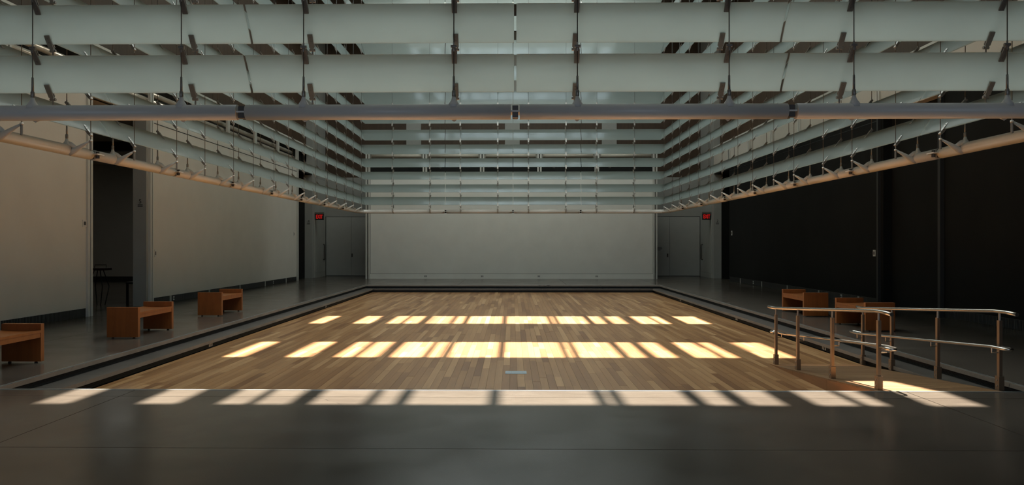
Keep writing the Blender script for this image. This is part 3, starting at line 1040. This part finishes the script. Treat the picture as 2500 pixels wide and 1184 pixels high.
def outlet(name, x0, x1, y0, y1, z0, z1, label, ax):
    e = empty(name, ((x0 + x1) / 2, (y0 + y1) / 2, z0), label, 'outlet', 'power outlets')
    box('outlet_plate', x0, x1, y0, y1, z0, z1, 'plate', e)
    zc = (z0 + z1) / 2
    for q in (-1, 1):
        if ax == 'x':
            xf = x1 if x1 < 0 else x0
            yc = (y0 + y1) / 2 + q * (y1 - y0) * 0.22
            box('outlet_socket', xf - 0.003, xf + 0.003, yc - 0.012, yc + 0.012, zc - 0.02, zc + 0.02, 'ink', e)
        else:
            xc = (x0 + x1) / 2 + q * (x1 - x0) * 0.22
            box('outlet_socket', xc - 0.012, xc + 0.012, y0 - 0.003, y0 + 0.003, zc - 0.02, zc + 0.02, 'ink', e)
for y, lb in ((11.55, 'by the nearest wooden bench'), (21.4, 'just past the doorway'), (30.4, 'far along the white wall')):
    outlet('wall_outlet', -WX - 0.004, -WX + 0.006, y, y + 0.08, 0.05, 0.16, 'white outlet in the foot vent of the white wall ' + lb, 'x')
for y, lb in ((22.3, 'behind the benches'), (30.4, 'at the far end')):
    outlet('wall_outlet', WX - 0.006, WX + 0.004, y, y + 0.09, 0.05, 0.17, 'pale outlet in the foot vent of the black wall ' + lb, 'x')
for y, s, lb in ((13.9, -1, 'nearest outlet in the lower step riser on the bench side by the doorway'), (22.6, -1, 'far outlet in the lower step riser on the white wall side'),
                 (13.6, 1, 'outlet in the lower step riser beside the ramp'), (18.9, 1, 'outlet in the lower step riser on the black wall side past the ramp'),
                 (25.2, 1, 'farthest outlet in the lower step riser on the black wall side')):
    x = s * (XT + 0.022)
    outlet('step_outlet', min(x, x + s * 0.008), max(x, x + s * 0.008), y, y + 0.16, Z2 + 0.025, Z2 + 0.075, lb, 'x')
for x, lb in ((-4.2, 'first'), (-1.5, 'second'), (1.2, 'third'), (3.95, 'last')):
    outlet('wall_outlet', x, x + 0.13, YBW - 0.004, YBW + 0.004, 0.07, 0.17, lb + ' outlet counted from the white wall, in the foot of the back wall', 'y')
cv = empty('floor_cover', (0.05, 11.3, Z2), 'blue-grey metal cover plate set in the oak floor', 'floor cover')
for a, b in ((-0.105, -0.015), (-0.012, 0.145), (0.148, 0.215)):
    box('cover_plate', a, b, 11.2, 11.46, Z2 - 0.001, Z2 + 0.004, 'cover', cv)

# ------------------------------------------------------------------ furniture in the dark gallery
stl = empty('bar_stool', (-11.22, 20.3, 0), 'dark bar stool with bent legs inside the dark doorway', 'stool')
sx0, sy0 = -11.22, 20.3
box('seat', sx0 - 0.25, sx0 + 0.25, sy0 - 0.2, sy0 + 0.2, 0.94, 1.0, 'seat_red', stl)
for a in (-1, 1):
    for b in (-1, 1):
        MB().tube([(sx0 + a * 0.08, sy0 + b * 0.08, 0.94), (sx0 + a * 0.19, sy0 + b * 0.17, 0.50), (sx0 + a * 0.11, sy0 + b * 0.11, 0.0)], 0.013, 8).build('leg', M['dark_wood'], stl)
MB().tube([(sx0 - 0.22, sy0 + 0.18, 1.0), (sx0 - 0.22, sy0 + 0.2, 1.08), (sx0 + 0.1, sy0 + 0.2, 1.08), (sx0 + 0.1, sy0 + 0.18, 1.0)], 0.009, 8).build('backrest', M['dark_wood'], stl)
ch = empty('chair', (-10.35, 21.0, 0), 'black chair half hidden behind the doorway jamb', 'chair')
cx0, cy0 = -10.46, 20.9
box('seat', cx0 - 0.22, cx0 + 0.22, cy0 - 0.22, cy0 + 0.22, 0.55, 0.60, 'dark_wood', ch)
for a in (-1, 1):
    for b in (-1, 1):
        box('leg', cx0 + a * 0.19 - 0.025, cx0 + a * 0.19 + 0.025, cy0 + b * 0.19 - 0.025, cy0 + b * 0.19 + 0.025, 0, 0.55, 'dark_wood', ch)
box('backrest', cx0 + 0.05, cx0 + 0.22, cy0 + 0.18, cy0 + 0.22, 0.6, 0.88, 'dark_wood', ch)
